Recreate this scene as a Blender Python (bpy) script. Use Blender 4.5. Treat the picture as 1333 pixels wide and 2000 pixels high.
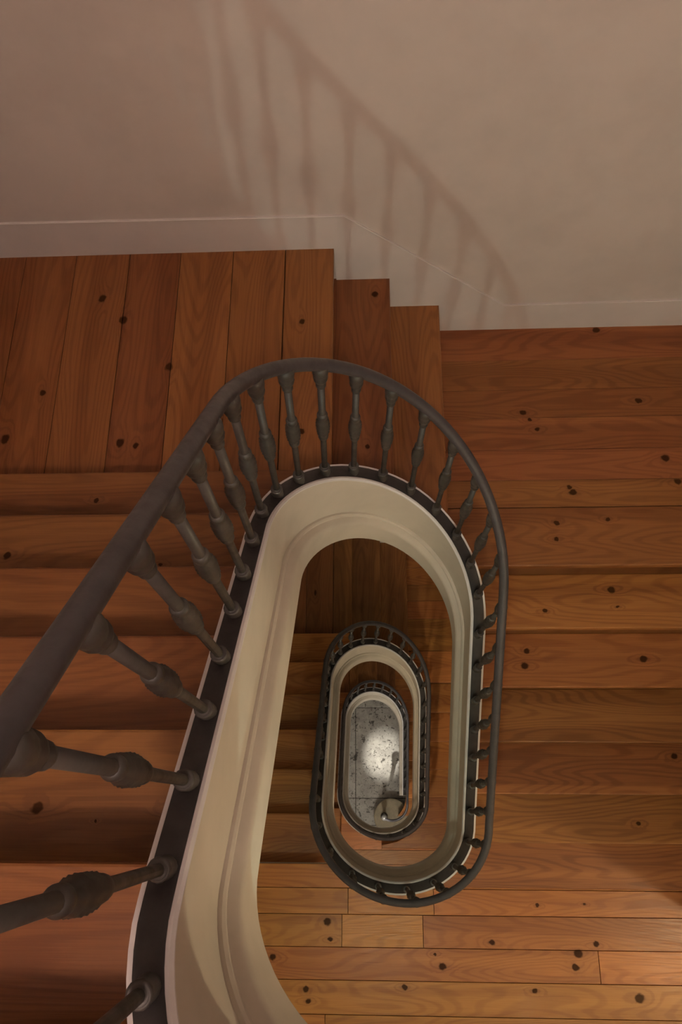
import bpy, bmesh, math, random
from mathutils import Vector, Matrix, Quaternion

random.seed(7)
for o in list(bpy.data.objects):
    bpy.data.objects.remove(o)
scene = bpy.context.scene
COL = scene.collection
SC = 1.25                      # one plan unit in metres

# ------------------------------------------------------------------ camera
cam_d = bpy.data.cameras.new('camera')
cam = bpy.data.objects.new('camera', cam_d)
COL.objects.link(cam)
scene.camera = cam
cam_d.sensor_fit = 'VERTICAL'
cam_d.sensor_height = 36.0
cam_d.sensor_width = 24.0
cam_d.lens = 36.0 * 1512.63 / 2000.0
cam_d.clip_start = 0.02
CP, CQ, CR, CZ = 0.3568, 0.04706, -0.01199, 3.86059
cam.matrix_world = (Matrix.Translation((0, 0, CZ * SC)) @
                    (Matrix.Rotation(CP, 4, 'X') @ Matrix.Rotation(CQ, 4, 'Y') @ Matrix.Rotation(CR, 4, 'Z')))

# ------------------------------------------------------------------ world, exposure
world = bpy.data.worlds.new('world')
scene.world = world
world.use_nodes = True
world.node_tree.nodes['Background'].inputs[0].default_value = (0.9, 0.75, 0.7, 1)
world.node_tree.nodes['Background'].inputs[1].default_value = 0.02
vs = scene.view_settings
vs.view_transform = 'Standard'
vs.look = 'None'
vs.gamma = 1.0
vs.use_curve_mapping = False
vs.exposure = 0.0
# ceiling lamps: (storey, x, y, z above that storey's floor, watts, colour)
LAMPS = [
    (0, 0.0, -0.85, 2.66, 26.0, (0.80, 1.0, 0.84), 0.014),
    (-1, 0.0, -0.85, 2.66, 55.0, (1.0, 0.86, 0.62), 0.045),
    (-2, 0.0, -1.3, 2.66, 82.0, (1.0, 0.95, 0.84), 0.045),
    (1, 0.2, -1.25, 2.66, 128.0, (1.0, 0.765, 0.68), 0.13),
]
CORRIDOR_LAMP = (2.25, -0.97, 2.45, 90.0, (1.0, 0.84, 0.52))
ADDED_SIDE_LAMP = (1.05, -1.45, 2.62, 12.0, (1.0, 0.78, 0.54))  # extra lamp added to brighten the right wall and right flight
ADDED_SPOT = ((-0.25, -1.45, -3.16), (0.03, 0.50, -5.78), 1500.0)   # added spot that makes the bright pool on the stone floor

# ------------------------------------------------------------------ plan numbers (units)
R = 0.17
H = 17 * R
L1, L2 = 7 * R, 10 * R
W = 1.77366
XL, XR = -1.36, 1.47           # side walls
YF = -2.2                      # front wall
X1, X2, X3 = -0.13832, 0.05384, 0.24283
T_UP, T_LO, TR = 0.19085, 0.21154, 0.18869
YL0, YR0 = -0.27277, -0.35019
STRIP = dict(aL=-0.2367, aR=0.3164, yct=0.55825, ryt=0.29464, ycb=-0.10697, ryb=0.25073,
             zRb=0.60509, zRt=1.24156, zLt=2.28771, zLb=-0.01291)
RAIL = dict(aL=-0.2299, aR=0.35244, yct=0.54603, ryt=0.33358, ycb=-0.09749, ryb=0.27393,
            zRb=1.08504, zRt=1.71137, zLt=2.86094, zLb=0.63169)
SHX, SHY = -0.03875, 0.08079   # the lower storeys stand a little out of line
TH = 0.045                      # stringer thickness


def shift(s):
    return (SHX * -s, SHY * -s) if s < 0 else (0.0, 0.0)


# ------------------------------------------------------------------ materials
def new_mat(name):
    m = bpy.data.materials.new(name)
    m.use_nodes = True
    return m, m.node_tree, m.node_tree.nodes['Principled BSDF']


class NT:
    def __init__(self, nt):
        self.nt = nt

    def n(self, t, **kw):
        x = self.nt.nodes.new(t)
        for k, v in kw.items():
            setattr(x, k, v)
        return x

    def link(self, a, b):
        self.nt.links.new(a, b)

    def put(self, sock, v):
        if isinstance(v, bpy.types.NodeSocket):
            self.link(v, sock)
        else:
            sock.default_value = v

    def math(self, op, a, b=0.0, c=None):
        x = self.n('ShaderNodeMath', operation=op)
        self.put(x.inputs[0], a)
        self.put(x.inputs[1], b)
        if c is not None:
            self.put(x.inputs[2], c)
        return x.outputs[0]

    def maprange(self, v, a, b, c, d, smooth=True):
        x = self.n('ShaderNodeMapRange', interpolation_type='SMOOTHSTEP' if smooth else 'LINEAR')
        self.put(x.inputs[0], v)
        for i, q in enumerate((a, b, c, d)):
            x.inputs[i + 1].default_value = q
        return x.outputs[0]

    def mix(self, f, a, b):
        x = self.n('ShaderNodeMix', data_type='RGBA')
        self.put(x.inputs[0], f)
        for s, v in ((x.inputs[6], a), (x.inputs[7], b)):
            if isinstance(v, tuple):
                v = v + (1,) if len(v) == 3 else v
            self.put(s, v)
        return x.outputs[2]

    def noise(self, vec, scale, detail=2.0, rough=0.5, dist=0.0):
        x = self.n('ShaderNodeTexNoise')
        self.link(vec, x.inputs['Vector'])
        x.inputs['Scale'].default_value = scale
        x.inputs['Detail'].default_value = detail
        x.inputs['Roughness'].default_value = rough
        x.inputs['Distortion'].default_value = dist
        return x.outputs['Fac']


def wood(name, axis, knots=(), light=(0.255, 0.100, 0.030), dark=(0.155, 0.052, 0.014), rough=0.38, auto=False, tone=(0.74, 1.12)):
    """pine boards; grain runs along X or Y of the place; knots = (x, y, radius) in units"""
    m, nt, b = new_mat(name)
    N = NT(nt)
    pos = N.n('ShaderNodeNewGeometry').outputs['Position']
    rnd = N.n('ShaderNodeObjectInfo').outputs['Random']
    sep = N.n('ShaderNodeSeparateXYZ')
    N.link(pos, sep.inputs[0])
    u, v = (sep.outputs[0], sep.outputs[1]) if axis == 'X' else (sep.outputs[1], sep.outputs[0])
    w = N.math('MULTIPLY', rnd, 53.0)

    def comb(a, bb, c):
        x = N.n('ShaderNodeCombineXYZ')
        for s, q in zip(x.inputs, (a, bb, c)):
            N.put(s, q)
        return x.outputs[0]
    # broad growth figure: contour lines of a stretched smooth noise
    vf = comb(N.math('MULTIPLY', u, 0.55), N.math('MULTIPLY', v, 4.2), N.math('ADD', w, N.math('MULTIPLY', sep.outputs[2], 3.0)))
    fig = N.noise(vf, 1.0, 1.6, 0.45)
    bulge = None
    mask = None
    halo = None
    klist = [(k[0] * SC, k[1] * SC, k[2] * SC) for k in knots]
    p2 = comb(u, v, 0.0)
    # ragged knot outlines
    jn = N.n('ShaderNodeTexNoise')
    N.link(p2, jn.inputs['Vector'])
    jn.inputs['Scale'].default_value = 45.0
    jadd = N.n('ShaderNodeVectorMath', operation='MULTIPLY_ADD')
    N.link(jn.outputs['Color'], jadd.inputs[0])
    jadd.inputs[1].default_value = (0.016, 0.016, 0)
    N.link(p2, jadd.inputs[2])
    for kx, ky, r in klist:
        ku, kv = (kx, ky) if axis == 'X' else (ky, kx)
        sub = N.n('ShaderNodeVectorMath', operation='SUBTRACT')
        N.link(jadd.outputs[0], sub.inputs[0])
        sub.inputs[1].default_value = (ku + 0.008, kv + 0.008, 0)

        def rad(su, sv):
            mu = N.n('ShaderNodeVectorMath', operation='MULTIPLY')
            N.link(sub.outputs[0], mu.inputs[0])
            mu.inputs[1].default_value = (1 / su, 1 / sv, 0)
            ln = N.n('ShaderNodeVectorMath', operation='LENGTH')
            N.link(mu.outputs[0], ln.inputs[0])
            return ln.outputs['Value']
        d1 = rad(r * 1.15, r)
        d2 = rad(r * 6.5, r * 2.6)
        km = N.maprange(d1, 0.65, 1.15, 1.0, 0.0)
        kb = N.maprange(d2, 0.0, 1.0, 1.0, 0.0)
        mask = km if mask is None else N.math('MAXIMUM', mask, km)
        bulge = kb if bulge is None else N.math('MAXIMUM', bulge, kb)
    if auto:
        vo = N.n('ShaderNodeTexVoronoi')
        vv = comb(N.math('MULTIPLY', u, 1.3), N.math('MULTIPLY', v, 3.2), w)
        N.link(vv, vo.inputs['Vector'])
        vo.inputs['Scale'].default_value = 1.6
        mask = N.maprange(vo.outputs['Distance'], 0.035, 0.075, 1.0, 0.0)
        bulge = N.maprange(vo.outputs['Distance'], 0.0, 0.3, 1.0, 0.0)
    g = N.math('MULTIPLY', fig, 1.0)
    if bulge is not None:
        g = N.math('MULTIPLY_ADD', bulge, 0.06, g)
    wob = N.noise(comb(N.math('MULTIPLY', u, 5.0), N.math('MULTIPLY', v, 40.0), w), 1.0, 2.0)
    g = N.math('MULTIPLY_ADD', wob, 0.007, g)
    ring = N.math('SINE', N.math('MULTIPLY', g, 190.0))
    ring = N.maprange(ring, -0.2, 1.0, 0.0, 1.0)
    fib = N.noise(comb(N.math('MULTIPLY', u, 6.0), N.math('MULTIPLY', v, 260.0), w), 1.0, 2.0, 0.6)
    broad = N.noise(comb(N.math('MULTIPLY', u, 0.28), N.math('MULTIPLY', v, 8.5), w), 1.0, 1.2)
    f = N.math('MULTIPLY_ADD', ring, 0.40, N.maprange(fib, 0.35, 0.75, 0.0, 0.34))
    f = N.math('ADD', f, N.maprange(broad, 0.44, 0.58, 0.0, 0.5))
    col = N.mix(f, light, dark)
    if mask is not None:
        col = N.mix(N.math('MULTIPLY', N.math('POWER', bulge, 2.0), 0.30), col, (0.13, 0.04, 0.012))
        col = N.mix(N.math('MULTIPLY', mask, 0.93), col, (0.034, 0.013, 0.006))
    hsv = N.n('ShaderNodeHueSaturation')
    N.link(col, hsv.inputs['Color'])
    N.link(N.maprange(rnd, 0.0, 1.0, tone[0], tone[1], False), hsv.inputs['Value'])
    rnd2 = N.math('FRACT', N.math('MULTIPLY', rnd, 17.3))
    N.link(N.maprange(rnd2, 0.0, 1.0, 0.493, 0.508, False), hsv.inputs['Hue'])
    N.link(hsv.outputs[0], b.inputs['Base Color'])
    N.link(N.maprange(fib, 0.3, 0.8, rough - 0.05, rough + 0.12), b.inputs['Roughness'])
    N.put(b.inputs['Specular IOR Level'], N.math('MULTIPLY_ADD', mask, -0.3, 0.36) if mask is not None else 0.36)
    bp = N.n('ShaderNodeBump')
    bp.inputs['Strength'].default_value = 0.12
    bp.inputs['Distance'].default_value = 0.002
    N.link(f, bp.inputs['Height'])
    N.link(bp.outputs[0], b.inputs['Normal'])
    return m


def plaster(name, col, var=0.06, rough=0.8, scale=3.0, bump=0.05):
    m, nt, b = new_mat(name)
    N = NT(nt)
    pos = N.n('ShaderNodeNewGeometry').outputs['Position']
    a = N.noise(pos, scale, 4.0, 0.6)
    c2 = tuple(x * (1 - var * 2.2) for x in col)
    N.link(N.mix(N.maprange(a, 0.35, 0.7, 0, 1), col, c2), b.inputs['Base Color'])
    b.inputs['Roughness'].default_value = rough
    b.inputs['Specular IOR Level'].default_value = 0.3
    f = N.noise(pos, 90.0, 3.0, 0.6)
    bp = N.n('ShaderNodeBump')
    bp.inputs['Strength'].default_value = bump
    bp.inputs['Distance'].default_value = 0.003
    N.link(f, bp.inputs['Height'])
    N.link(bp.outputs[0], b.inputs['Normal'])
    return m


def painted_metal(name, col, rough):
    m, nt, b = new_mat(name)
    N = NT(nt)
    pos = N.n('ShaderNodeNewGeometry').outputs['Position']
    a = N.noise(pos, 22.0, 4.0, 0.65)
    N.link(N.mix(N.maprange(a, 0.3, 0.75, 0, 1), col, tuple(x * 0.72 for x in col)), b.inputs['Base Color'])
    N.link(N.maprange(a, 0.2, 0.8, rough - 0.06, rough + 0.1), b.inputs['Roughness'])
    b.inputs['Specular IOR Level'].default_value = 0.5
    bp = N.n('ShaderNodeBump')
    bp.inputs['Strength'].default_value = 0.08
    bp.inputs['Distance'].default_value = 0.002
    N.link(N.noise(pos, 160.0, 2.0), bp.inputs['Height'])
    N.link(bp.outputs[0], b.inputs['Normal'])
    return m


def stone(name, col, pits=True, rough=0.33):
    m, nt, b = new_mat(name)
    N = NT(nt)
    pos = N.n('ShaderNodeNewGeometry').outputs['Position']
    rnd = N.n('ShaderNodeObjectInfo').outputs['Random']
    a = N.noise(pos, 7.0, 5.0, 0.65)
    base = N.mix(N.maprange(a, 0.3, 0.7, 0, 1), col, tuple(x * 0.66 for x in col))
    h = a
    if pits:
        p1 = N.noise(pos, 15.0, 3.0, 0.7, 0.4)
        pm = N.maprange(p1, 0.585, 0.63, 0.0, 1.0)
        p2 = N.noise(pos, 42.0, 2.0, 0.6)
        pm2 = N.maprange(p2, 0.61, 0.67, 0.0, 0.75)
        pm = N.math('MAXIMUM', pm, pm2)
        base = N.mix(N.math('MULTIPLY', pm, 0.85), base, (0.055, 0.05, 0.045))
        h = N.math('SUBTRACT', N.math('MULTIPLY', a, 0.2), pm)
    hsv = N.n('ShaderNodeHueSaturation')
    N.link(base, hsv.inputs['Color'])
    N.link(N.maprange(rnd, 0, 1, 0.85, 1.1, False), hsv.inputs['Value'])
    N.link(hsv.outputs[0], b.inputs['Base Color'])
    b.inputs['Roughness'].default_value = rough
    bp = N.n('ShaderNodeBump')
    bp.inputs['Strength'].default_value = 0.5
    bp.inputs['Distance'].default_value = 0.006
    N.link(h, bp.inputs['Height'])
    N.link(bp.outputs[0], b.inputs['Normal'])
    return m


M_WALL = plaster('wall_plaster', (0.60, 0.545, 0.50), 0.04)
M_CEIL = plaster('ceiling_plaster', (0.66, 0.61, 0.56), 0.03)
M_SKIRT = plaster('painted_skirting', (0.66, 0.62, 0.59), 0.03, 0.55)
M_STRING = plaster('stringer_paint', (0.61, 0.555, 0.47), 0.05, 0.5, 4.0, 0.03)
M_EDGE = plaster('stringer_edge_paint', (0.72, 0.70, 0.70), 0.03, 0.5)
M_IRON = painted_metal('grey_iron_paint', (0.048, 0.043, 0.038), 0.47)
M_STRIP = painted_metal('dark_iron_strip', (0.03, 0.026, 0.026), 0.55)
M_RAIL = painted_metal('handrail_paint', (0.050, 0.045, 0.050), 0.38)
M_SUB = plaster('subfloor', (0.03, 0.02, 0.014), 0.05, 0.9)
M_RISER = wood('pine_riser', 'X', light=(0.20, 0.078, 0.024), dark=(0.13, 0.045, 0.013))
M_RISER_Y = wood('pine_riser_across', 'Y', light=(0.20, 0.078, 0.024), dark=(0.13, 0.045, 0.013))
K_FLOOR = [(-0.485, -0.648, .014), (0.259, -0.675, .015), (0.479, -0.58, .012), (0.928, -0.58, .012), (-0.244, -0.506, .016),
           (-0.232, -0.575, .010), (0.847, -0.617, .018), (0.831, -0.671, .015), (-0.335, -0.769, .013), (-0.325, -0.813, .011),
           (0.093, -0.755, .011), (0.649, -0.76, .011), (1.088, -0.782, .019), (0.687, -0.431, .008), (0.893, -0.425, .006),
           (0.228, -0.628, .007)]
K_L2 = [(-0.921, 1.586, .014), (-0.842, 1.498, .015), (-0.671, 1.316, .014), (-1.077, 1.229, .011), (-1.174, 1.064, .015),
        (-0.802, 1.045, .014), (-0.753, 1.035, .010), (-0.241, 1.476, .010), (-0.232, 1.074, .009)]
K_L1 = [(0.56, 1.392, .012), (0.583, 1.36, .008), (0.608, 1.321, .009), (1.0, 1.433, .012), (0.717, 1.061, .013),
        (0.705, 1.082, .009), (0.876, 1.752, .013), (1.066, 1.192, .015), (1.099, 1.1, .013), (0.647, 0.942, .010),
        (0.83, 0.954, .008), (0.641, 0.882, .009)]
K_TR = [(0.865, 0.738, .014), (0.88, 0.674, .006), (0.614, 0.66, .009), (0.569, 0.541, .011), (0.555, 0.486, .014), (1.006, 0.51, .014),
        (1.192, 0.175, .013), (1.068, -0.083, .010)]
K_TL = [(-0.789, 0.786, .007), (-0.54, 0.545, .006), (-0.931, 0.573, .010), (-0.554, -0.014, .010), (-0.343, -0.017, .006), (-0.457, -0.033, .002)]
M_FLOOR = wood('pine_floor', 'X', K_FLOOR, light=(0.42, 0.165, 0.038), dark=(0.26, 0.088, 0.018), rough=0.36, tone=(0.86, 1.12))
M_L2 = wood('pine_landing_across', 'Y', K_L2, tone=(0.84, 1.06))
M_L1 = wood('pine_landing', 'X', K_L1, tone=(0.88, 1.1))
M_TR = wood('pine_tread', 'X', K_TR, light=(0.345, 0.138, 0.038), dark=(0.185, 0.064, 0.016), tone=(0.9, 1.08))
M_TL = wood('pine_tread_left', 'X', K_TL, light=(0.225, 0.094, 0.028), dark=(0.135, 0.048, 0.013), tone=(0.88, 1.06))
M_TS = wood('pine_tread_short', 'Y', [(0.0, 1.70, .012), (-0.03, 1.1, .008), (0.12, 1.0, .008)], tone=(0.7, 1.0))
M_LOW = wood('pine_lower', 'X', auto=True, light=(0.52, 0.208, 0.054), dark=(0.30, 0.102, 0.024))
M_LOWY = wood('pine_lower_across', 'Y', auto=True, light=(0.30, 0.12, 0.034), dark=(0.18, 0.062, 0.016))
M_STONE = stone('pitted_stone', (0.44, 0.42, 0.385), rough=0.27)
M_CURTAIL = stone('cream_stone', (0.30, 0.245, 0.155), False, 0.55)

# ------------------------------------------------------------------ object helpers


def tag(o, label=None, cat=None, group=None, kind=None):
    for k, v in (('label', label), ('category', cat), ('group', group), ('kind', kind)):
        if v:
            o[k] = v
    return o


def empty(name, loc, label=None, cat=None, group=None, kind=None):
    o = bpy.data.objects.new(name, None)
    o.empty_display_size = 0.1
    COL.objects.link(o)
    o.location = Vector(loc) * SC
    return tag(o, label, cat, group, kind)


def world_loc(o):
    v = Vector((0, 0, 0))
    while o is not None:
        v += o.location
        o = o.parent
    return v


def mesh_obj(name, verts, faces, mat, parent=None, smooth=False, origin=None, bevel=0.0):
    """verts in units, world placed; origin in units"""
    vs_ = [Vector(v) * SC for v in verts]
    if origin is None:
        n = len(vs_)
        c = sum(vs_, Vector((0, 0, 0))) / n
        origin_v = Vector((c.x, c.y, min(v.z for v in vs_)))
    else:
        origin_v = Vector(origin) * SC
    me = bpy.data.meshes.new(name)
    me.from_pydata([tuple(v - origin_v) for v in vs_], [], faces)
    bm = bmesh.new()
    bm.from_mesh(me)
    bmesh.ops.recalc_face_normals(bm, faces=bm.faces)
    if bevel:
        top = max(v.co.z for v in bm.verts)
        ed = [e for e in bm.edges if all(abs(v.co.z - top) < 1e-5 for v in e.verts)]
        bmesh.ops.bevel(bm, geom=ed, offset=bevel * SC, segments=2, profile=0.5, affect='EDGES')
    bm.to_mesh(me)
    bm.free()
    if smooth:
        for p in me.polygons:
            p.use_smooth = True
    me.materials.append(mat)
    o = bpy.data.objects.new(name, me)
    COL.objects.link(o)
    if parent is not None:
        o.parent = parent
        o.location = origin_v - world_loc(parent)
    else:
        o.location = origin_v
    return o


def prism(name, poly, z0, z1, mat, parent=None, bevel=0.0):
    n = len(poly)
    v = [(x, y, z0) for x, y in poly] + [(x, y, z1) for x, y in poly]
    f = [tuple(range(n - 1, -1, -1)), tuple(range(n, 2 * n))] + [(i, (i + 1) % n, n + (i + 1) % n, n + i) for i in range(n)]
    return mesh_obj(name, v, f, mat, parent, bevel=bevel)


def box(name, x0, x1, y0, y1, z0, z1, mat, parent=None, bevel=0.0):
    return prism(name, [(x0, y0), (x1, y0), (x1, y1), (x0, y1)], z0, z1, mat, parent, bevel)


def yz_prism(name, poly, x0, x1, mat, parent=None):
    n = len(poly)
    v = [(x0, y, z) for y, z in poly] + [(x1, y, z) for y, z in poly]
    f = [tuple(range(n - 1, -1, -1)), tuple(range(n, 2 * n))] + [(i, (i + 1) % n, n + (i + 1) % n, n + i) for i in range(n)]
    return mesh_obj(name, v, f, mat, parent)


def xz_prism(name, poly, y0, y1, mat, parent=None):
    n = len(poly)
    v = [(x, y0, z) for x, z in poly] + [(x, y1, z) for x, z in poly]
    f = [tuple(range(n - 1, -1, -1)), tuple(range(n, 2 * n))] + [(i, (i + 1) % n, n + (i + 1) % n, n + i) for i in range(n)]
    return mesh_obj(name, v, f, mat, parent)


# ------------------------------------------------------------------ well outline in plan
IN = 0.043          # timber ends tucked into the stringer (offset from its well face)


def well(s):
    sx, sy = shift(s)
    return STRIP['aL'] + sx, STRIP['aR'] + sx, STRIP['yct'] + sy, STRIP['ryt']


def x_in(s, y, side, off=IN):
    aL, aR, yct, ryt = well(s)
    c, r = (aL + aR) / 2, (aR - aL) / 2 + off
    k = 1.0
    if y > yct:
        q = (y - yct) / (ryt + off)
        k = math.sqrt(max(0.0, 1 - q * q))
    ycb = STRIP['ycb'] + shift(s)[1]
    if y < ycb:
        q = (ycb - y) / (STRIP['ryb'] + off)
        k = math.sqrt(max(0.0, 1 - q * q))
    return c + side * r * k


def y_top(s, x, off=IN):
    aL, aR, yct, ryt = well(s)
    c, r = (aL + aR) / 2, (aR - aL) / 2 + off
    q = (x - c) / r
    return yct + (ryt + off) * math.sqrt(1 - q * q) if abs(q) < 1 else -9.0


BEND = {}


def bend(s, off=0.022):
    """outer line of the stringer round the bend at the floor of storey s, left to right"""
    if s not in BEND:
        (ax, ay), (bx, by) = shift(s - 1), shift(s)
        c, r = (STRIP['aL'] + STRIP['aR']) / 2, (STRIP['aR'] - STRIP['aL']) / 2 + off
        pts = []
        for i in range(61):
            k = i / 60
            a = math.pi * k
            pts.append((c + ax + (bx - ax) * k - r * math.cos(a), ay + (by - ay) * k + STRIP['ycb'] - (STRIP['ryb'] + off) * math.sin(a)))
        BEND[s] = pts
    return BEND[s]


def y_bot(s, x, off=IN):
    p = bend(s)
    for a, b in zip(p[:-1], p[1:]):
        if a[0] <= x <= b[0]:
            t = (x - a[0]) / max(1e-9, b[0] - a[0])
            return a[1] + (b[1] - a[1]) * t
    return 9.0


def lin(a, b, n):
    return [a + (b - a) * i / (n - 1) for i in range(n)]


# ------------------------------------------------------------------ the setting
ZB, ZT = -2 * H, 2 * H - 0.02
XC = 3.3
box('wall_back', XL - 0.1, XR + 0.1, W, W + 0.1, ZB - 0.1, ZT + 0.1, M_WALL)['kind'] = 'structure'
box('wall_left', XL - 0.1, XL, YF, W, ZB - 0.1, ZT + 0.1, M_WALL)['kind'] = 'structure'
CORNER_Y = -0.52
box('wall_right', XR, XR + 0.1, CORNER_Y, W, ZB - 0.1, ZT + 0.1, M_WALL)['kind'] = 'structure'
box('wall_corridor', XR + 0.1, XC, CORNER_Y, CORNER_Y + 0.1, ZB - 0.1, ZT + 0.1, M_WALL)['kind'] = 'structure'
box('wall_corridor_end', XC, XC + 0.1, YF, CORNER_Y + 0.1, ZB - 0.1, ZT + 0.1, M_WALL)['kind'] = 'structure'
box('wall_front', XL - 0.1, XC + 0.1, YF - 0.1, YF, ZB - 0.1, ZT + 0.1, M_WALL)['kind'] = 'structure'
box('ceiling', XL - 0.1, XC + 0.1, YF - 0.1, W + 0.1, ZT, ZT + 0.1, M_CEIL)['kind'] = 'structure'

FLOOR_ROWS = [YL0, -0.3704, -0.4763, -0.6056, -0.7325, -0.8618, -0.99, -1.12, -1.25, -1.38, -1.51, -1.64, -1.77, -1.90, -2.03, YF]
BUTTS = {0: [], 1: [-0.153, 0.23, 2.1], 2: [-0.18, 0.179, 1.62], 3: [0.933, 2.6], 4: [-0.95, 1.9], 5: [-0.251, 1.3]}


def nosing_edge(s, x):
    """front edge of the floor of storey s, seen from above, at x"""
    p = bend(s)
    if s < 0 and p[0][0] + 0.012 < x < p[-1][0] - 0.012:
        return min(y_bot(s, x), YL0 + 0.16)
    return min(y_bot(s, x), YL0 if x < (p[0][0] + p[-1][0]) / 2 else YR0 + 0.03)


def make_floor(s, names):
    z = s * H
    root = empty('floor', (0, -1.0, z - 0.14), kind='structure')
    bt = 0.024
    for r in range(len(FLOOR_ROWS) - 1):
        ya, yb = FLOOR_ROWS[r + 1], FLOOR_ROWS[r]
        rr = random.Random(r * 13 + s)
        cuts = BUTTS.get(r) if (s == 0 and r in BUTTS) else [rr.uniform(-0.9, 0.2), rr.uniform(0.9, 1.8)]
        xs = [XL] + list(cuts) + [XC if yb < CORNER_Y else XR]
        for xa, xb in zip(xs[:-1], xs[1:]):
            g = 0.0012
            a, b = xa + g, xb - g
            n = max(2, int((b - a) / 0.005)) if ya > -0.62 else 2
            pts = [(x, min(yb - g if r else 9.0, nosing_edge(s, x))) for x in lin(a, b, n)]
            runs, cur = [], []
            for p in pts:
                if p[1] > ya + g + 0.0008:
                    cur.append(p)
                else:
                    if len(cur) > 1:
                        runs.append(cur)
                    cur = []
            if len(cur) > 1:
                runs.append(cur)
            for run in runs:
                # drop points on straight stretches
                k = [run[0]] + [run[i] for i in range(1, len(run) - 1)
                                if abs(run[i - 1][1] - run[i][1]) + abs(run[i + 1][1] - run[i][1]) > 1e-5] + [run[-1]]
                poly = [(run[-1][0], ya + g), (run[0][0], ya + g)][::-1] + k[::-1]
                prism('board', poly, z - bt, z, M_FLOOR if s == 0 else M_LOW, root, bevel=0.0008)
    # sub floor and plaster ceiling underneath
    xs = lin(XL, XR, 400)
    edge = [(x, nosing_edge(s, x) - 0.003) for x in xs]
    poly = [(XL, YF), (XC, YF), (XC, CORNER_Y), (XR, CORNER_Y)] + edge[::-1]
    prism('sub_floor', poly, z - 0.05, z - bt - 0.001, M_SUB, root)
    c = prism('ceiling', poly, z - 0.14, z - 0.05, M_CEIL)
    c['kind'] = 'structure'
    # riser under the floor nosing at the head of the left flight
    box('riser', XL, bend(s)[0][0], YL0 - 0.03, YL0 - 0.018, z - R, z - bt, M_RISER, root)
    return root


make_floor(0, None)
make_floor(1, None)
make_floor(-1, None)

# ground floor of stone slabs
g_root = empty('floor', (0, 0, ZB - 0.05), kind='structure')
gx = [XL, -0.86, -0.294, 0.30, 0.86, XR, 2.2, XC]
gy = [YF, -1.6, -0.95, -0.268, 0.025, 1.056, W]
for i in range(len(gx) - 1):
    for j in range(len(gy) - 1):
        if gx[i] >= XR and gy[j + 1] > CORNER_Y and gy[j] > -0.9:
            continue
        y1 = min(gy[j + 1], CORNER_Y) if gx[i] >= XR else gy[j + 1]
        d = random.uniform(-0.004, 0.0)
        box('stone_slab', gx[i] + 0.003, gx[i + 1] - 0.003, gy[j] + 0.003, y1 - 0.003, ZB - 0.04, ZB + d, M_STONE, g_root, bevel=0.003)
box('bedding', XL, XC, YF, W, ZB - 0.05, ZB - 0.012, M_SUB, g_root)

# ------------------------------------------------------------------ flights and landings
TT = 0.028          # tread thickness


def tread_x(root, s, side, yn, yb, z, mat, xlim=None):
    """tread of a side flight. yn nosing, yb back"""
    ys = lin(yn, yb, 9)
    inn = [(x_in(s, y, side), y) for y in ys]
    if xlim is not None:
        inn = [(min(x, xlim) if side < 0 else max(x, xlim), y) for x, y in inn]
    # merge straight stretches
    k = [inn[0]] + [inn[i] for i in range(1, 8) if abs(inn[i][0] - inn[i - 1][0]) + abs(inn[i + 1][0] - inn[i][0]) > 1e-5] + [inn[-1]]
    xo = XR if side > 0 else XL
    poly = k + [(xo, yb), (xo, yn)]
    return prism('tread', poly, z - TT, z, mat, root, bevel=0.005)


def right_flight(s, label, mat):
    z0 = s * H
    root = empty('stair_flight', (XR - 0.5, YR0, z0), label, 'stairs')
    first = 1
    if s == -2:
        first = 2
        # round ended first step of cream stone
        c = (0.119, -0.174)
        rad = 0.2
        poly = [(XR, YR0 - 0.02), (XR, YR0 + TR + 0.03)]
        poly = [(XR, -0.16), (0.36, -0.16)] + [(c[0] + rad * math.cos(a), c[1] + rad * math.sin(a)) for a in lin(0.35, 1.5 * math.pi, 26)] + [(XR, c[1] - rad)]
        prism('curtail_step', poly, z0, z0 + R, M_CURTAIL, root, bevel=0.012)
    for k in range(first, 7):
        yn = YR0 + (k - 1) * TR
        tread_x(root, s, 1, yn, yn + TR + 0.018, z0 + k * R, mat)
    for k in range(first, 8):
        yn = YR0 + (k - 1) * TR + 0.016
        box('riser', x_in(s, yn, 1), XR, yn, yn + 0.012, z0 + (k - 1) * R, z0 + k * R - TT, M_RISER, root)
    # plaster soffit
    ya, yb = YR0 + 0.05, YR0 + 6 * TR + 0.05
    sl = R / TR
    za = z0
    poly = [(ya, za - 0.11 if s > -2 else za), (yb, za + (yb - ya) * sl - 0.11), (yb, za + (yb - ya) * sl - 0.05), (ya + 0.02, za - 0.01 if s > -2 else za + 0.01)]
    yz_prism('soffit', poly, STRIP['aR'] + TH, XR, M_CEIL, root)
    return root


def left_flight(s, label, mat):
    z0 = s * H + L2
    T = T_UP if s >= 0 else T_LO
    root = empty('stair_flight', (XL + 0.5, YL0 + 6 * T, z0), label, 'stairs')
    lim = X1 - 0.004 + shift(s)[0]
    for k in range(1, 7):
        yn = YL0 + (7 - k) * T
        tread_x(root, s, -1, yn, yn - T - 0.018, z0 + k * R, mat, lim)
        box('riser', XL, min(x_in(s, yn - 0.02, -1), lim), yn - 0.028, yn - 0.016, z0 + (k - 1) * R, z0 + k * R - TT, M_RISER, root)
    ya, yb = YL0 + 6 * T - 0.05, YL0 - 0.03
    sl = R / T
    poly = [(ya, z0 - 0.10), (yb, z0 + (ya - yb) * sl - 0.10), (yb, z0 + (ya - yb) * sl - 0.04), (ya, z0 - 0.03)]
    yz_prism('soffit', poly, XL, STRIP['aL'] + shift(s)[0] - TH, M_CEIL, root)
    return root


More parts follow.
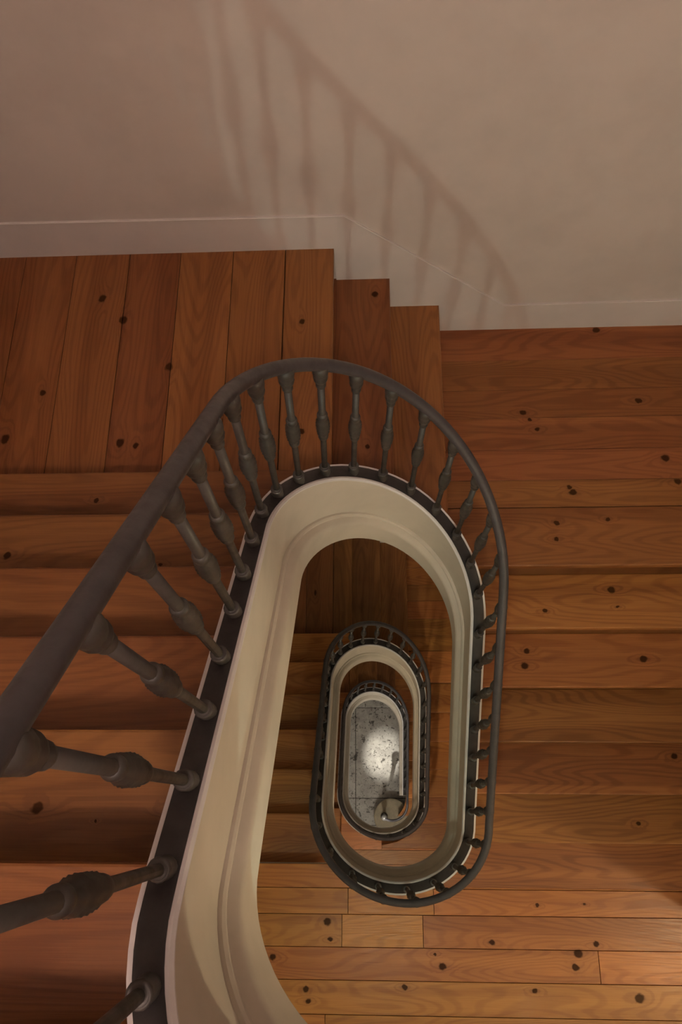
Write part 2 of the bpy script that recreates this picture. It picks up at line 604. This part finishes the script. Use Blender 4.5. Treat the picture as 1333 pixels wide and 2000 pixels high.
def short_flight(s, label, mat):
    z0 = s * H
    dx = shift(s)[0]
    root = empty('stair_flight', ((X1 + X3) / 2 + dx, W - 0.4, z0 + L1), label, 'stairs')
    for xa, xb, z in ((X1 + dx, X2 + dx, z0 + L2 - R), (X2 + dx, X3 + dx, z0 + L1 + R)):
        xs = lin(xa - 0.018, xb, 9)
        poly = [(x, y_top(s, x)) for x in xs] + [(xb, W), (xa - 0.018, W)]
        prism('tread', poly, z - TT, z, mat, root, bevel=0.005)
    for x, z in ((X1 + dx, z0 + L2), (X2 + dx, z0 + L2 - R), (X3 + dx, z0 + L1 + R)):
        box('riser', x - 0.026, x - 0.014, y_top(s, x - 0.02), W, z - R, z - TT, M_RISER_Y, root)
    xs = lin(X1 + dx - 0.02, X3 + dx, 10)
    n = len(xs)
    top = [z0 + L2 - R - 0.06 + (x - xs[0]) / (xs[-1] - xs[0]) * (-2 * R + 0.0) for x in xs]
    v = []
    for x, t in zip(xs, top):
        y0 = max(y_top(s, x, TH + 0.012), y_top(s, x + 0.02, TH + 0.012), y_top(s, x - 0.02, TH + 0.012))
        v += [(x, y0, t - 0.07), (x, W, t - 0.07), (x, W, t), (x, y0, t)]
    f = [(0, 1, 2, 3), (4 * n - 1, 4 * n - 2, 4 * n - 3, 4 * n - 4)]
    for i in range(n - 1):
        for q in range(4):
            f.append((4 * i + q, 4 * i + (q + 1) % 4, 4 * i + 4 + (q + 1) % 4, 4 * i + 4 + q))
    mesh_obj('soffit', v, f, M_CEIL, root)
    return root


L1_ROWS = [W, 1.6216, 1.490, 1.3689, 1.2363, 1.1119, 1.005, YR0 + 6 * TR]
L2_COLS = [XL, -1.21, -1.031, -0.843, -0.665, -0.483, -0.304, X1]


def landing_right(s, mat):
    z = s * H + L1
    dx = shift(s)[0]
    root = empty('landing', (0.9, 1.2, z - 0.12), kind='structure')
    g = 0.0007

    def xin(y):
        aL, aR, yct, ryt = well(s)
        return max(X3 + dx - 0.018, x_in(s, y, 1) if y < yct + ryt + IN else -9)
    for r in range(len(L1_ROWS) - 1):
        yb, ya = L1_ROWS[r], L1_ROWS[r + 1]
        last = r == len(L1_ROWS) - 2
        ys = lin(ya + (0 if last else g), yb - g, 9)
        inn = [(xin(y), y) for y in ys]
        k = [inn[0]] + [inn[i] for i in range(1, 8) if abs(inn[i][0] - inn[i - 1][0]) + abs(inn[i + 1][0] - inn[i][0]) > 1e-5] + [inn[-1]]
        prism('board', k + [(XR, ys[-1]), (XR, ys[0])], z - TT, z, mat, root, bevel=0.005 if last else 0.0008)
    ys = lin(L1_ROWS[-1] + 0.03, W, 20)
    poly = [(xin(y), y) for y in ys] + [(XR, W), (XR, ys[0])]
    prism('sub_floor', poly, z - 0.05, z - TT - 0.001, M_SUB, root)
    prism('plaster_underside', poly, z - 0.12, z - 0.05, M_CEIL, root)
    return root


def landing_left(s, mat):
    z = s * H + L2
    dx = shift(s)[0]
    T = T_UP if s >= 0 else T_LO
    root = empty('landing', (-0.8, 1.3, z - 0.12), kind='structure')
    g = 0.0010
    yfront = YL0 + 6 * T - 0.03

    def yin(x):
        return max(yfront, y_top(s, x))
    cols = L2_COLS[:-1] + [X1 + dx]
    for i in range(len(cols) - 1):
        a, b = cols[i] + g, cols[i + 1] - (0 if i == len(cols) - 2 else g)
        last = i == len(cols) - 2
        pts = [(x, yin(x)) for x in lin(a, b, 9)]
        k = [pts[0]] + [pts[j] for j in range(1, 8) if abs(pts[j][1] - pts[j - 1][1]) + abs(pts[j + 1][1] - pts[j][1]) > 1e-5] + [pts[-1]]
        prism('board', k + [(b, W), (a, W)], z - TT, z, mat, root, bevel=0.005 if last else 0.0008)
    pts = [(x, yin(x)) for x in lin(XL, X1 + dx - 0.03, 20)]
    poly = pts + [(X1 + dx - 0.03, W), (XL, W)]
    prism('sub_floor', poly, z - 0.05, z - TT - 0.001, M_SUB, root)
    prism('plaster_underside', poly, z - 0.12, z - 0.05, M_CEIL, root)
    return root


landing_left(0, M_L2)
landing_right(0, M_L1)
for s_ in (-1, -2):
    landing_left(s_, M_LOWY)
    landing_right(s_, M_LOW)
left_flight(0, 'near pine stair flight on the left, rising towards the viewer beside the thick handrail', M_TL)
right_flight(0, 'pine stair flight on the right, running down to the lamplit board floor', M_TR)
short_flight(0, 'two narrow pine steps against the wall, between the two upper landings', M_TS)
left_flight(-1, 'pine stair flight seen down the well, left of the middle handrail loop', M_LOW)
right_flight(-1, 'lower pine flight glimpsed inside the well, right of the middle handrail loop', M_LOW)
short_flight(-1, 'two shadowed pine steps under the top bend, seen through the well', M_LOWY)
left_flight(-2, 'lowest left pine flight, a sliver between the two inner handrail loops', M_LOW)
right_flight(-2, 'lowest right flight with a round cream stone first step on the ground floor', M_LOW)
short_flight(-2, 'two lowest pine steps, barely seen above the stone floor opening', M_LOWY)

# skirting along the back wall, stepping down beside the short flight
bi = 0
for s_ in (0, -1, -2):
    z = s_ * H
    dx = shift(s_)[0]
    top = [(XL, z + L2 + 0.166), (-0.098 + dx, z + L2 + 0.155), (0.491 + dx, z + L1 + 0.158), (XR, z + L1 + 0.166)]
    bot = [(XR, z + L1), (X3 + dx, z + L1), (X3 + dx, z + L1 + R), (X2 + dx, z + L1 + R), (X2 + dx, z + L2 - R),
           (X1 + dx, z + L2 - R), (X1 + dx, z + L2), (XL, z + L2)]
    b_ = xz_prism('baseboard_back', top + bot, W - 0.008, W, M_SKIRT)
    b_['kind'] = 'structure'
    # rounded bead along its top
    v, f = [], []
    for i, (x, zz) in enumerate(top):
        for a in range(8):
            t = a * math.pi / 4
            v.append((x, W - 0.008 + 0.0028 * math.cos(t), zz + 0.0028 * math.sin(t)))
    for i in range(3):
        for a in range(8):
            f.append((i * 8 + a, i * 8 + (a + 1) % 8, i * 8 + 8 + (a + 1) % 8, i * 8 + 8 + a))
    mesh_obj('bead', v, f, M_SKIRT, b_, smooth=True)

# ------------------------------------------------------------------ the winding path of stringer and rail


def ring(p, s, off, n_str=24, n_arc=40):
    """storey s: right straight, top bend, left straight, bend at the floor above; returns points"""
    g = p
    sx, sy = shift(s)
    cx, rx = (g['aL'] + g['aR']) / 2 + sx, (g['aR'] - g['aL']) / 2 + off
    z0 = s * H
    pts = []
    for i in range(n_str):
        t = i / (n_str - 1)
        pts.append((cx + rx, sy + g['ycb'] + (g['yct'] - g['ycb']) * t, z0 + g['zRb'] + (g['zRt'] - g['zRb']) * t))
    for i in range(1, n_arc):
        a = math.pi * i / (n_arc - 1)
        pts.append((cx + rx * math.cos(a), sy + g['yct'] + (g['ryt'] + off) * math.sin(a), z0 + g['zRt'] + (g['zLt'] - g['zRt']) * a / math.pi))
    for i in range(1, n_str):
        t = i / (n_str - 1)
        pts.append((cx - rx, sy + g['yct'] + (g['ycb'] - g['yct']) * t, z0 + g['zLt'] + (g['zLb'] + H - g['zLt']) * t))
    tx, ty = shift(s + 1)
    for i in range(1, n_arc):
        a = math.pi * i / (n_arc - 1)
        k = i / (n_arc - 1)
        bx, by = sx + (tx - sx) * k, sy + (ty - sy) * k
        pts.append((cx - sx + bx - rx * math.cos(a), by + g['ycb'] - (g['ryb'] + off) * math.sin(a), z0 + H + g['zLb'] + (g['zRb'] - g['zLb']) * a / math.pi))
    return pts


def full_path(p, off):
    pts = []
    for s in (-2, -1, 0):
        r = ring(p, s, off)
        pts += r if not pts else r[1:]
    # top floor: from the foot of the last bend the guard runs level along the floor edge to the right wall
    pts = pts[:-20]
    x0, y0, z0 = pts[-1]
    for k in range(1, 31):
        pts.append((x0 + (XR - 0.002 - x0) * k / 30, y0, z0))
    # soften the change of pitch
    zs = [q[2] for q in pts]
    for _ in range(2):
        zs = [zs[0]] + [(zs[i - 1] + 2 * zs[i] + zs[i + 1]) / 4 for i in range(1, len(zs) - 1)] + [zs[-1]]
    return [Vector((q[0], q[1], z)) for q, z in zip(pts, zs)]


PATH = full_path(STRIP, 0.0)
RPATH = full_path(RAIL, 0.0)


def normals(path):
    out = []
    n = len(path)
    for i in range(n):
        a, b = path[max(0, i - 1)], path[min(n - 1, i + 1)]
        t = Vector((b.x - a.x, b.y - a.y, 0)).normalized()
        out.append(Vector((t.y, -t.x, 0)))       # outward: away from the well
    return out


NRM = normals(PATH)


def sweep_profile(name, prof, mat, parent, path=PATH, nrm=NRM, smooth=True):
    """prof: closed list of (offset outward, dz)"""
    m = len(prof)
    v, f = [], []
    for p, n in zip(path, nrm):
        for o, dz in prof:
            q = p + n * o
            v.append((q.x, q.y, q.z + dz))
    for i in range(len(path) - 1):
        for a in range(m):
            b = (a + 1) % m
            f.append((i * m + a, i * m + b, (i + 1) * m + b, (i + 1) * m + a))
    f.append(tuple(range(m)))
    f.append(tuple(range((len(path) - 1) * m, len(path) * m))[::-1])
    o = mesh_obj(name, v, f, mat, parent, smooth=smooth, origin=(0.04, 0.2, ZB) if parent is None else None)
    if smooth:
        for p in o.data.polygons:
            p.use_smooth = True
        mod = o.modifiers.new('edge_split', 'EDGE_SPLIT')
        mod.split_angle = math.radians(35)
    return o


DEPTH = 0.432
st = empty('stair_stringer', (0.3, 0.2, ZB), 'cream painted curved stringer winding round the open stairwell under the iron railing', 'stringer')
sweep_profile('fascia', [(0, 0), (TH, 0), (TH, -DEPTH), (0, -DEPTH)], M_STRING, st)
sweep_profile('moulding', [(0.002, -0.262), (-0.006, -0.264), (-0.010, -0.271), (-0.010, -0.281), (-0.016, -0.286), (-0.024, -0.292), (-0.029, -0.302),
                           (-0.030, -0.315), (-0.030, -DEPTH - 0.004), (0.002, -DEPTH - 0.004)], M_STRING, st)
lip = sweep_profile('inner_bead', [(0.004, -0.012), (-0.004, -0.010), (-0.005, -0.002), (-0.001, 0.004), (0.004, 0.004)], M_EDGE, st)
sweep_profile('outer_lip', [(0.0385, -0.02), (0.0385, 0.003), (TH + 0.001, 0.003), (TH + 0.001, -0.02)], M_EDGE, st)

# ------------------------------------------------------------------ railing
rail_root = empty('stair_railing', (0.33, -0.1, ZB), 'dark grey iron railing with round handrail and turned balusters winding down the stairwell', 'railing')
sweep_profile('base_strip', [(0.004, 0.0), (0.004, 0.006), (0.039, 0.006), (0.039, 0.0)], M_STRIP, rail_root)

# handrail with a scroll at its foot
r0 = RPATH[0]
scroll = []
HOOK = math.radians(-125)
cxs, cys, rr_ = r0.x - 0.16, r0.y - 0.10, 0.16
for a in lin(HOOK, 0.0, 22):
    k = (a - HOOK) / -HOOK
    scroll.append(Vector((cxs + rr_ * math.cos(a), cys + rr_ * math.sin(a), r0.z - 0.19 + 0.09 * k)))
scroll += [Vector((r0.x, cys + (r0.y - cys) * t, r0.z - 0.10 + 0.10 * t)) for t in (0.3, 0.6, 0.85)]
HR = scroll + RPATH


def tube(name, path, rad, seg, mat, parent, flat=1.0):
    v, f = [], []
    n = len(path)
    for i, p in enumerate(path):
        a, b = path[max(0, i - 1)], path[min(n - 1, i + 1)]
        t = (b - a).normalized()
        side = Vector((t.y, -t.x, 0)).normalized()
        up = side.cross(t).normalized()
        if up.z < 0:
            up = -up
        for k in range(seg):
            an = 2 * math.pi * k / seg
            q = p + side * rad * math.cos(an) + up * rad * flat * math.sin(an)
            v.append(tuple(q))
    for i in range(n - 1):
        for k in range(seg):
            f.append((i * seg + k, i * seg + (k + 1) % seg, (i + 1) * seg + (k + 1) % seg, (i + 1) * seg + k))
    f.append(tuple(range(seg)))
    f.append(tuple(range((n - 1) * seg, n * seg))[::-1])
    return mesh_obj(name, v, f, mat, parent, smooth=True)


RR = 0.0135
tube('handrail', HR, RR, 14, M_RAIL, rail_root)


def lathe_mesh(name, prof, seg, mat, lobes=None):
    """prof (r, z) in units, optional lobes(z)->(count, depth)"""
    v, f = [], []
    for r, z in prof:
        for k in range(seg):
            a = 2 * math.pi * k / seg
            q = r
            if lobes:
                c, d = lobes(z)
                if c:
                    q = r * (1 + d * math.cos(c * a))
            v.append((q * math.cos(a) * SC, q * math.sin(a) * SC, z * SC))
    n = len(prof)
    for i in range(n - 1):
        for k in range(seg):
            f.append((i * seg + k, i * seg + (k + 1) % seg, (i + 1) * seg + (k + 1) % seg, (i + 1) * seg + k))
    f.append(tuple(range(seg))[::-1])
    f.append(tuple(range((n - 1) * seg, n * seg)))
    me = bpy.data.meshes.new(name)
    me.from_pydata(v, [], f)
    for p in me.polygons:
        p.use_smooth = True
    me.materials.append(mat)
    return me


SHAFT = lathe_mesh('baluster_shaft', [(0.0074, 0.0), (0.0074, 0.40), (0.0082, 0.55), (0.0080, 1.0)], 12, M_IRON)
FOOT = lathe_mesh('baluster_foot', [(0.0142, 0.0), (0.0146, 0.004), (0.0140, 0.010), (0.0140, 0.034), (0.0146, 0.038), (0.0138, 0.042), (0.0110, 0.0425), (0.0082, 0.041), (0.0070, 0.046)], 14, M_IRON)
KNOP = lathe_mesh('baluster_knop', [(0.0072, -0.062), (0.0115, -0.060), (0.0125, -0.054), (0.0125, -0.047), (0.0105, -0.043), (0.0118, -0.038), (0.0150, -0.030), (0.0135, -0.026), (0.0160, -0.016),
                                    (0.0148, -0.012), (0.0166, -0.002), (0.0152, 0.003), (0.0162, 0.013), (0.0142, 0.017), (0.0150, 0.026), (0.0118, 0.036), (0.0105, 0.041), (0.0124, 0.045), (0.0126, 0.053), (0.0112, 0.058), (0.0078, 0.060)],
                  20, M_IRON, lambda z: (10, 0.05) if -0.04 < z < 0.035 else (0, 0))
CAP = lathe_mesh('baluster_capital', [(0.0078, -0.078), (0.0108, -0.074), (0.0112, -0.068), (0.0096, -0.064), (0.0100, -0.054), (0.0145, -0.048), (0.0158, -0.040), (0.0142, -0.035), (0.0162, -0.026), (0.0170, -0.014), (0.0165, -0.004), (0.0120, 0.004)], 14, M_IRON)


def path_len(path):
    s = [0.0]
    for a, b in zip(path[:-1], path[1:]):
        s.append(s[-1] + math.hypot(b.x - a.x, b.y - a.y))
    return s


CPATH = [p + n * 0.021 for p, n in zip(PATH, NRM)]
CS = path_len(CPATH)
NR = len(ring(STRIP, 0, 0)) - 1
I0 = 2 * NR                    # index of the start of storey 0


def at_s(s):
    """point on the strip's centre line and index along the path"""
    if s <= 0:
        return 0.0
    for i in range(len(CS) - 1):
        if CS[i + 1] >= s:
            return i + (s - CS[i]) / (CS[i + 1] - CS[i])
    return len(CS) - 1.0


def lerp_path(path, u):
    i = min(int(u), len(path) - 2)
    return path[i].lerp(path[i + 1], u - i)


PATTERN = [-0.84, -0.722, -0.593, -0.475, -0.359, -0.248, -0.146, -0.040, .070, .162, .256, .348, .440, .539, .639, .747, .833, .917,
           1.002, 1.088, 1.172, 1.255, 1.339, 1.423, 1.507, 1.593, 1.689, 1.783, 1.874, 1.969, 2.064, 2.164, 2.264]


def baluster(u):
    a = lerp_path(CPATH, u)
    b = lerp_path(RPATH, u)
    a = Vector((a.x, a.y, a.z + 0.006))
    b = Vector((b.x, b.y, b.z - RR * 0.5))
    d = b - a
    L = d.length
    o = bpy.data.objects.new('baluster', SHAFT)
    COL.objects.link(o)
    o.parent = rail_root
    o.rotation_mode = 'QUATERNION'
    spin = Quaternion((0, 0, 1), random.uniform(0, 0.6))
    o.rotation_quaternion = Vector((0, 0, 1)).rotation_difference(d) @ spin
    o.location = a * SC - rail_root.location
    o.scale = (1, 1, L)
    for nm, me, h in (('foot', FOOT, 0.0), ('knop', KNOP, 0.515 * L), ('capital', CAP, L)):
        c = bpy.data.objects.new(nm, me)
        COL.objects.link(c)
        c.parent = o
        c.location = (0, 0, h / L * SC)
        c.scale = (1, 1, 1 / L)
    # the unit shaft is SC metres long already: cancel nothing
    return o


nb = 0
for s_ in (-2, -1, 0):
    base = CS[2 * NR + s_ * NR]
    seg = PATTERN if s_ > -2 else [q for q in PATTERN if q > 0.03]
    for q in seg:
        # storeys share the pattern; lower ones are scaled to their own length
        u = at_s(base + q)
        baluster(u)
        nb += 1
base = CS[3 * NR - 39]           # head of the left flight on the top floor
q = 0.078
while base + q < CS[-1] - 0.03:
    baluster(at_s(base + q))
    q += 0.105

# newel under the scroll
nx, ny, nz = scroll[0].x + 0.012, scroll[0].y, scroll[0].z
zf = ZB + R
newel_prof = [(0.040, 0), (0.040, 0.02), (0.030, 0.03), (0.026, 0.05), (0.020, 0.07), (0.018, 0.22), (0.028, 0.24), (0.032, 0.27), (0.028, 0.30), (0.018, 0.32),
              (0.016, nz - zf - 0.08), (0.024, nz - zf - 0.06), (0.030, nz - zf - 0.02), (0.034, nz - zf - 0.005), (0.026, nz - zf + 0.012), (0.006, nz - zf + 0.02)]
nm_ = lathe_mesh('newel', newel_prof, 18, M_IRON)
nw = bpy.data.objects.new('newel_post', nm_)
COL.objects.link(nw)
nw.parent = rail_root
nw.location = Vector((nx, ny, zf)) * SC - rail_root.location

# ------------------------------------------------------------------ ceiling lamps


def lamp(name, x, y, z, zc, watts, colr, label, rad=0.045):
    root = empty(name, (x, y, zc), label, 'lamp')
    p = lathe_mesh('plate', [(0.02, 0.0), (0.055, 0.0), (0.05, -0.015), (0.012, -0.02)], 20, M_IRON)
    o = bpy.data.objects.new('ceiling_plate', p)
    COL.objects.link(o)
    o.parent = root
    stem = lathe_mesh('stem', [(0.008, 0.0), (0.008, z - zc + 0.03)], 10, M_IRON)
    o = bpy.data.objects.new('stem', stem)
    COL.objects.link(o)
    o.parent = root
    m, nt, b = new_mat('globe_glow')
    b.inputs['Base Color'].default_value = (0.9, 0.85, 0.75, 1)
    b.inputs['Emission Color'].default_value = colr + (1,)
    b.inputs['Emission Strength'].default_value = 4.0
    gl = lathe_mesh('globe', [(0.004, -rad)] + [(rad * math.sin(t), -rad * math.cos(t)) for t in lin(0.25, 2.9, 10)] + [(0.004, rad)], 18, m)
    o = bpy.data.objects.new('globe', gl)
    COL.objects.link(o)
    o.parent = root
    o.location = (0, 0, (z - zc) * SC)
    ld = bpy.data.lights.new(name, 'POINT')
    ld.energy = watts
    ld.color = colr
    ld.use_soft_falloff = False
    ld.shadow_soft_size = (rad + 0.004) * SC
    lo = bpy.data.objects.new('bulb_light', ld)
    COL.objects.link(lo)
    lo.parent = root
    lo.location = (0, 0, (z - zc) * SC)
    return root


LBL = {0: 'globe lamp under the upper floor, lighting the board floor', -1: 'globe lamp under the board floor',
       -2: 'globe lamp over the stone ground floor', 1: 'globe lamp on the top ceiling'}
for s_, x, y, dz, wt, colr, rad_ in LAMPS:
    zc = (s_ + 1) * H - 0.14 if s_ < 1 else ZT
    lamp('ceiling_lamp', x, y, s_ * H + dz if s_ < 1 else ZT - 0.2, zc, wt, colr, LBL[s_], rad_)
x, y, z, wt, colr = CORRIDOR_LAMP
lamp('ceiling_lamp', x, y, z, H - 0.14, wt, colr, 'globe lamp in the passage right of the board floor')

x, y, z, wt, colr = ADDED_SIDE_LAMP
lamp('ceiling_lamp', x, y, z, H - 0.14, wt, colr, 'added globe lamp brightening the right wall and flight, over the board floor')

# spot added on the ground floor ceiling to make the bright pool on the stone
(sx_, sy_, sz_), tgt, wt = ADDED_SPOT
root = empty('added_spotlight', (sx_, sy_, -H - 0.14), 'small iron spot added to throw a bright pool on the stone ground floor', 'lamp')
d_ = (Vector(tgt) - Vector((sx_, sy_, sz_))).normalized()
rot_ = Vector((0, 0, -1)).rotation_difference(d_)
stem = lathe_mesh('stem', [(0.03, 0.0), (0.03, -0.01), (0.006, -0.012), (0.006, sz_ + H + 0.14)], 12, M_IRON)
o = bpy.data.objects.new('stem', stem)
COL.objects.link(o)
o.parent = root
can = lathe_mesh('can', [(0.012, 0.075), (0.030, 0.07), (0.036, 0.03), (0.038, -0.02), (0.034, -0.022), (0.030, 0.0), (0.004, 0.02)], 18, M_IRON)
o = bpy.data.objects.new('housing', can)
COL.objects.link(o)
o.parent = root
o.location = (0, 0, (sz_ + H + 0.14) * SC)
o.rotation_mode = 'QUATERNION'
o.rotation_quaternion = rot_
ld = bpy.data.lights.new('spot_beam', 'SPOT')
ld.energy = wt
ld.color = (1.0, 0.94, 0.82)
ld.spot_size = math.radians(10)
ld.spot_blend = 1.0
ld.shadow_soft_size = 0.02
lo = bpy.data.objects.new('bulb_light', ld)
COL.objects.link(lo)
lo.parent = root
lo.location = Vector((0, 0, (sz_ + H + 0.14) * SC)) + d_ * 0.03 * SC
lo.rotation_mode = 'QUATERNION'
lo.rotation_quaternion = rot_
